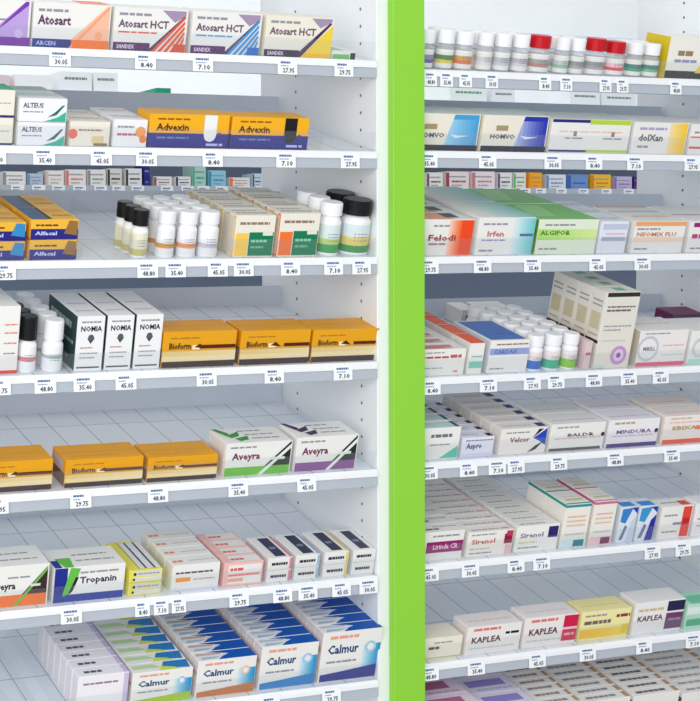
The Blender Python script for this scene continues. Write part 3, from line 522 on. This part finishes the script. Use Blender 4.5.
for xl, xr, yt, nm, c1, c2 in ((618, 635, 507, 'left', (50, 130, 205), (200, 215, 230)), (637, 655, 506, 'right', (60, 150, 205), (45, 40, 160))):
    carton('R', 5, xl, xr, yt, .035, 1, 'white blue slanted print carton, %s of pair' % nm, '%s slanted blue carton' % nm, (225, 232, 240),
           [('p', [(.05, .95), (.7, .98), (.35, .55), (.02, .6)], c1), ('p', [(.5, .02), (.95, .02), (.98, .75), (.7, .6)], c2), ('p', [(.1, .1), (.3, .1), (.5, .45), (.35, .5)], (120, 120, 170)), ('p', [(.6, .98), (.98, .98), (.98, .8)], (30, 60, 180))], top=[('r', .1, .1, .9, .6, (70, 140, 210))])
carton('R', 5, 660, 691, 506, .035, 1, 'white carton with red right end', 'red ended carton', (240, 236, 232), [('r', .68, .04, .96, .97, (230, 70, 50)), ('r', .72, .4, .92, .62, (200, 30, 40)), ('r', .4, .42, .68, .5, (150, 140, 180)), ('l', .08, .7, .5, .05, GREY), ('l', .08, .2, .6, .04, GREY)], top=[('r', .65, .1, .95, .6, (220, 90, 80)), ('l', .1, .4, .6, .1, GREY)])
carton('R', 5, 694, 740, 502, .035, 1, 'white carton cut by the right edge', 'right edge white carton', (242, 238, 240), [('l', .06, .5, .6, .06, (190, 170, 190)), ('l', .06, .3, .6, .04, (220, 150, 170))])
# ---- right bay, seventh shelf
KAP = lambda c: [('l', .1, .84, .6, .09, c), ('t', 'KAPLEA', .08, .42, .2, .55, (90, 50, 55)), ('l', .06, .2, .9, .05, (190, 220, 205))]
carton('R', 6, 396, 461, 638, .045, 1, 'cream carton with thin gold base line', 'gold base line carton', (240, 234, 216), [('l', .45, .74, .8, .06, GREY), ('l', .35, .48, .58, .12, (90, 50, 55)), ('r', 0, .06, .99, .11, (205, 190, 90))])
carton('R', 6, 465, 520, 625, .045, 1, 'white carton with black label patch', 'black patch carton', (242, 234, 232), KAP((225, 120, 120)) + [('r', .66, .55, .98, .85, (240, 240, 235)), ('l', .7, .64, .95, .09, BLK)], top=[('l', .1, .4, .9, .06, (230, 190, 190))])
carton('R', 6, 523, 577, 616, .045, 1, 'white carton with crimson right end', 'crimson ended carton', (242, 234, 232), KAP((225, 120, 120)) + [('r', .72, .12, .99, .97, (210, 20, 70)), ('r', .72, .5, .99, .58, (240, 200, 210)), ('l', .76, .3, .95, .08, (245, 170, 190))], top=[('l', .1, .4, .9, .06, (230, 200, 200))])
carton('R', 6, 580, 630, 610, .045, 1, 'pale yellow carton with amber base', 'amber base carton', (245, 234, 170), [('l', .06, .82, .5, .06, GREY), ('l', .7, .72, .98, .1, (140, 50, 60)), ('l', .06, .56, .6, .12, (120, 100, 100)), ('g', 0, .1, .99, .4, (248, 190, 30), (246, 220, 90)), ('r', .84, .14, .98, .45, (230, 205, 40))], top=[('l', .1, .4, .9, .06, (235, 215, 110))])
carton('R', 6, 634, 684, 601, .045, 1, 'white carton with navy and plum right end', 'plum ended carton', (240, 237, 236), [('l', .06, .72, .6, .08, (210, 190, 140)), ('t', 'KAPLEA', .06, .42, .16, .52, (110, 60, 70)), ('r', .64, .66, .99, .97, (30, 28, 75)), ('r', .64, .1, .99, .6, (110, 60, 110)), ('l', .7, .36, .95, .07, (170, 130, 170))])
carton('R', 6, 687, 742, 602, .045, 1, 'mint green carton at the right edge', 'mint green carton', (190, 228, 208), [('r', .02, .12, .9, .4, (70, 180, 130)), ('l', .3, .5, .9, .06, (230, 120, 110)), ('r', 0, .6, 1, .9, (225, 238, 230))], top=[('r', .1, .1, .9, .7, (120, 205, 165))])
# ---- right bay, bottom shelf (only the tops show)
carton('R', 7, 414, 478, 712, .05, 4, 'white carton with pink top panel', 'pink panel top carton', (240, 225, 235), [('l', .2, .5, .9, .1, (200, 120, 160))], top=[('r', .1, .35, .8, .8, (185, 110, 150)), ('l', .2, .1, .9, .1, (220, 180, 205))])
carton('R', 7, 481, 532, 708, .05, 4, 'white carton with lilac top panel', 'lilac panel top carton', (228, 225, 240), [('l', .2, .5, .9, .1, (150, 140, 200))], top=[('r', .1, .4, .85, .8, (150, 140, 205)), ('l', .2, .15, .9, .1, (190, 190, 220))])
for xl, xr, yt, nm, tc in ((535, 575, 704, 'brown ticked', (150, 130, 135)), (578, 626, 700, 'grey ticked', (140, 140, 145)), (629, 676, 694, 'black ticked', (90, 90, 95)), (679, 740, 690, 'silver ticked', (165, 165, 165))):
    carton('R', 7, xl, xr, yt, .020, 10, 'thin white carton with %s top' % nm, '%s carton' % nm, (238, 234, 230), [('l', .1, .5, .9, .1, tc)], top=[('l', .12, .4, .75, .3, tc), ('r', .9, .1, .99, .9, (190, 150, 110))], left=[('r', .05, .1, .95, .9, (120, 95, 85))])

# ------------------------------------------------------------------ price tickets on the rails
TK = {('L', 0): [63, 148, 205, 289, 345], ('L', 1): [-3, 46, 103, 148, 214, 287, 351], ('L', 2): [5, 148, 176, 218, 244, 291, 334, 362], ('L', 3): [-2, 44, 83, 125, 206, 274, 343],
      ('L', 4): [-6, 78, 156, 237, 306], ('L', 5): [67, 139, 158, 176, 237, 281, 306.6, 340.6, 368], ('L', 6): [104, 190, 268, 330],
      ('R', 0): [431, 447, 466, 492, 545, 566, 605, 622, 675], ('R', 1): [429, 488, 553, 594, 635, 692], ('R', 2): [430, 483, 533, 598, 643], ('R', 3): [432, 489, 533, 557, 595, 630, 662],
      ('R', 4): [429, 469, 498, 517, 560, 617, 674], ('R', 5): [430, 471, 517, 543, 655, 686], ('R', 6): [430, 477, 539, 590, 647, 697]}
def ticket_mesh(seed, w=.0162):
    b = MB(); b.box(-w, w, -.0006, .0006, 0, .0235, ink((246, 248, 250), .35)); r = random.Random(seed)
    b.art((-w, -.0006, 0), (2 * w, 0, 0), (0, 0, .0235), (0, -1, 0),
          [('l', .14, .68, .14 + r.uniform(.45, .65), .13, (85, 110, 160)), ('l', .14, .50, .14 + r.uniform(.3, .5), .07, (150, 165, 190)), ('t', '%d.%02d' % (r.randint(4, 48), 5 * r.randint(0, 19)), .25, .12, .28, .6, (82, 90, 108))])
    return b.mesh('price_ticket')
TM = [ticket_mesh(k) for k in range(8)]; TN = [ticket_mesh(k, .0115) for k in range(8)]
k = 0
for (bay, i), xs in TK.items():
    cnt = {}
    pr = [p for p in PROD if p[0] == bay and p[1] == i]
    info = []
    for px in xs:
        x = at(px, 268, -.006)[0]; sh = min(pr, key=lambda p: abs(p[2] - x))[3]; info.append((x, sh)); cnt[sh] = cnt.get(sh, 0) + 1
    seen = {}
    for x, sh in info:
        seen[sh] = seen.get(sh, 0) + 1; side = ''
        if cnt[sh] == 2: side = ['', 'left ', 'right '][seen[sh]]
        elif cnt[sh] > 2: side = ['', 'leftmost ', 'middle ', 'rightmost '][seen[sh]]
        o = link('price_ticket', (TN if (bay, i) == ('R', 0) or min([abs(x - q[0]) for q in info if q[0] != x]) < .034 else TM)[k % 8]); k += 1
        o.location = (x, -.0048, S[bay][i] - .0272)
        tag(o, '%sprice ticket on %s rail below %s' % (side, where(bay, i), sh), 'price ticket', 'white price tickets on the shelf rails')

# ------------------------------------------------------------------ rear shelving seen through the open backs
YR = 1.40
r = empty('rear_shelving', (2.1, YR, -1.5)); tag(r, 'white and slate shelving standing further back behind both bays', 'shelving')
def rp(name, x0, x1, y0, y1, z0, z1, m):
    b = MB(); b.box(x0 - 2.1, x1 - 2.1, y0 - YR, y1 - YR, z0 + 1.5, z1 + 1.5, m); link(name, b.mesh(name), r)
rp('back_panel', .5, 3.75, 1.72, 1.74, -1.5, .39, SLATE); rp('upper_back_panel', .5, 3.75, 1.72, 1.74, .3905, 1.5, noise_mat('bright_white_panel', (246, 249, 252), .6))
rp('side_board', .46, .4995, 1.40, 1.74, -1.5, 1.5, PANEL); rp('side_board', 3.7505, 3.79, 1.40, 1.74, -1.5, 1.5, PANEL)
for z in (.175, .395, -.30):
    rp('shelf_board', .5, 3.75, YR, 1.7195, z - .012, z, PANEL); rp('shelf_lip', .5, 3.75, YR - .012, YR - .0005, z - .022, z + .002, RAIL)
rp('drawer_front', .5, 3.75, YR, YR + .02, -1.5, -.3125, SLATE)
# small cartons on the rear middle shelf (pixel span, top row, colours, words)
RB = [(3, 26, 171, OWH, GREY, 'grey', 'plain'), (28, 43, 173, (190, 205, 225), (120, 150, 190), 'blue', 'pale blue'), (46, 64, 170, (238, 236, 230), (230, 190, 170), 'peach', 'cream'), (66, 86, 169, OWH, (230, 120, 110), 'red', 'reddish white'), (88, 106, 169, OWH, GREY, 'silver', 'plain white'),
      (108, 122, 168, (225, 222, 215), BLK, 'black', 'beige'), (126, 142, 168, (235, 236, 232), (60, 60, 70), 'charcoal', 'ivory'), (144, 150, 164, (45, 45, 140), NAVY, 'navy', 'dark blue'), (154, 172, 176, OWH, (150, 90, 90), 'maroon', 'low white'), (176, 191, 176, OWH, NAVY, 'dark blue', 'squat white'),
      (193, 206, 165, (175, 215, 200), TEAL, 'teal', 'pale teal'), (209, 226, 170, (150, 205, 225), (60, 150, 190), 'cyan', 'light cyan'), (230, 250, 177, OWH, ORA, 'orange', 'flat white'), (253, 262, 173, (205, 225, 240), (50, 60, 80), 'slate', 'icy blue'),
      (427, 443, 172, OWH, (130, 80, 90), 'brown', 'white'), (446, 469, 171, (240, 225, 225), (160, 70, 80), 'wine', 'pinkish'), (472, 495, 171, (242, 228, 232), (200, 130, 140), 'rose', 'rosy white'), (498, 512, 172, OWH, (90, 70, 140), 'violet', 'bright white'), (514, 526, 172, OWH, (90, 190, 110), 'green', 'clean white'),
      (529, 542, 172, (250, 175, 40), (250, 150, 20), 'amber', 'amber'), (546, 566, 174, (225, 232, 242), (110, 150, 200), 'steel blue', 'bluish'), (568, 588, 174, (110, 150, 215), (60, 100, 180), 'royal blue', 'mid blue'), (591, 611, 174, (250, 195, 40), (225, 130, 30), 'golden', 'yellow'), (614, 632, 176, (200, 190, 225), (140, 110, 190), 'mauve', 'lavender'), (634, 639, 176, (60, 40, 120), PUR, 'dark violet', 'deep violet')]
for xl, xr, yt, c, c2, nm, body in RB:
    xa = at(xl, 187, YR + .01)[0]; xb = at(xr, 187, YR + .01)[0]; h = at((xl + xr) / 2, yt, YR + .01)[1] - .1753
    me = carton_mesh(xb - xa, .06, h, c, [('l', .12, .66, .85, .08, GREY), ('r', .0, .06, .14, .94, c2), ('l', .25, .38, .85, .1, c2), ('l', .25, .18, .7, .06, GREY)])
    o = link('small_carton', me); o.location = ((xa + xb) / 2, YR + .01, .1753)
    tag(o, 'small %s carton with %s mark on rear shelving, seen through %s back' % (body, nm, 'left bay' if xl < 300 else 'right bay'), 'medicine carton', 'small cartons on the rear shelving')
    if xb - xa > .02:
        t = link('rear_price_ticket', TM[(xl * 3) % 8]); t.location = ((xa + xb) / 2, YR - .013, .1535)
        tag(t, 'price ticket on rear shelving rail under small %s carton with %s mark' % (body, nm), 'price ticket', 'price tickets on the rear shelving')
UP = [(-20, 10, 74, (225, 205, 210), 'pinkish'), (15, 52, 74, (246, 246, 246), 'bare white'), (60, 92, 71, (244, 247, 250), 'short text'), (94, 118, 72, (244, 247, 250), 'long text'), (156, 171, 87.5, (40, 150, 120), 'green'),
      (450, 487, 86, (240, 246, 244), 'green text'), (492, 515, 88, (236, 240, 244), 'dark dotted'), (570, 600, 90, (242, 246, 248), 'grey text'), (602, 636, 92, (238, 243, 246), 'dark footed')]
for xl, xr, yt, c, nm in UP:
    xa = at(xl, 93, YR + .01)[0]; xb = at(xr, 93, YR + .01)[0]; h = at((xl + xr) / 2, yt, YR + .01)[1] - .3953
    me = carton_mesh(xb - xa, .1, h, c, [] if nm in ('bare white', 'green', 'pinkish') else [('l', .15, .6, .85, .12, (120, 140, 140) if nm != 'green text' else (90, 160, 130))])
    o = link('wide_carton', me); o.location = ((xa + xb) / 2, YR + .01, .3953)
    tag(o, 'wide %s carton on upper rear shelf, seen through %s back' % (nm, 'left bay' if xl < 300 else 'right bay'), 'medicine carton', 'wide cartons on upper rear shelf')
print('THINGS', len(LABELS))
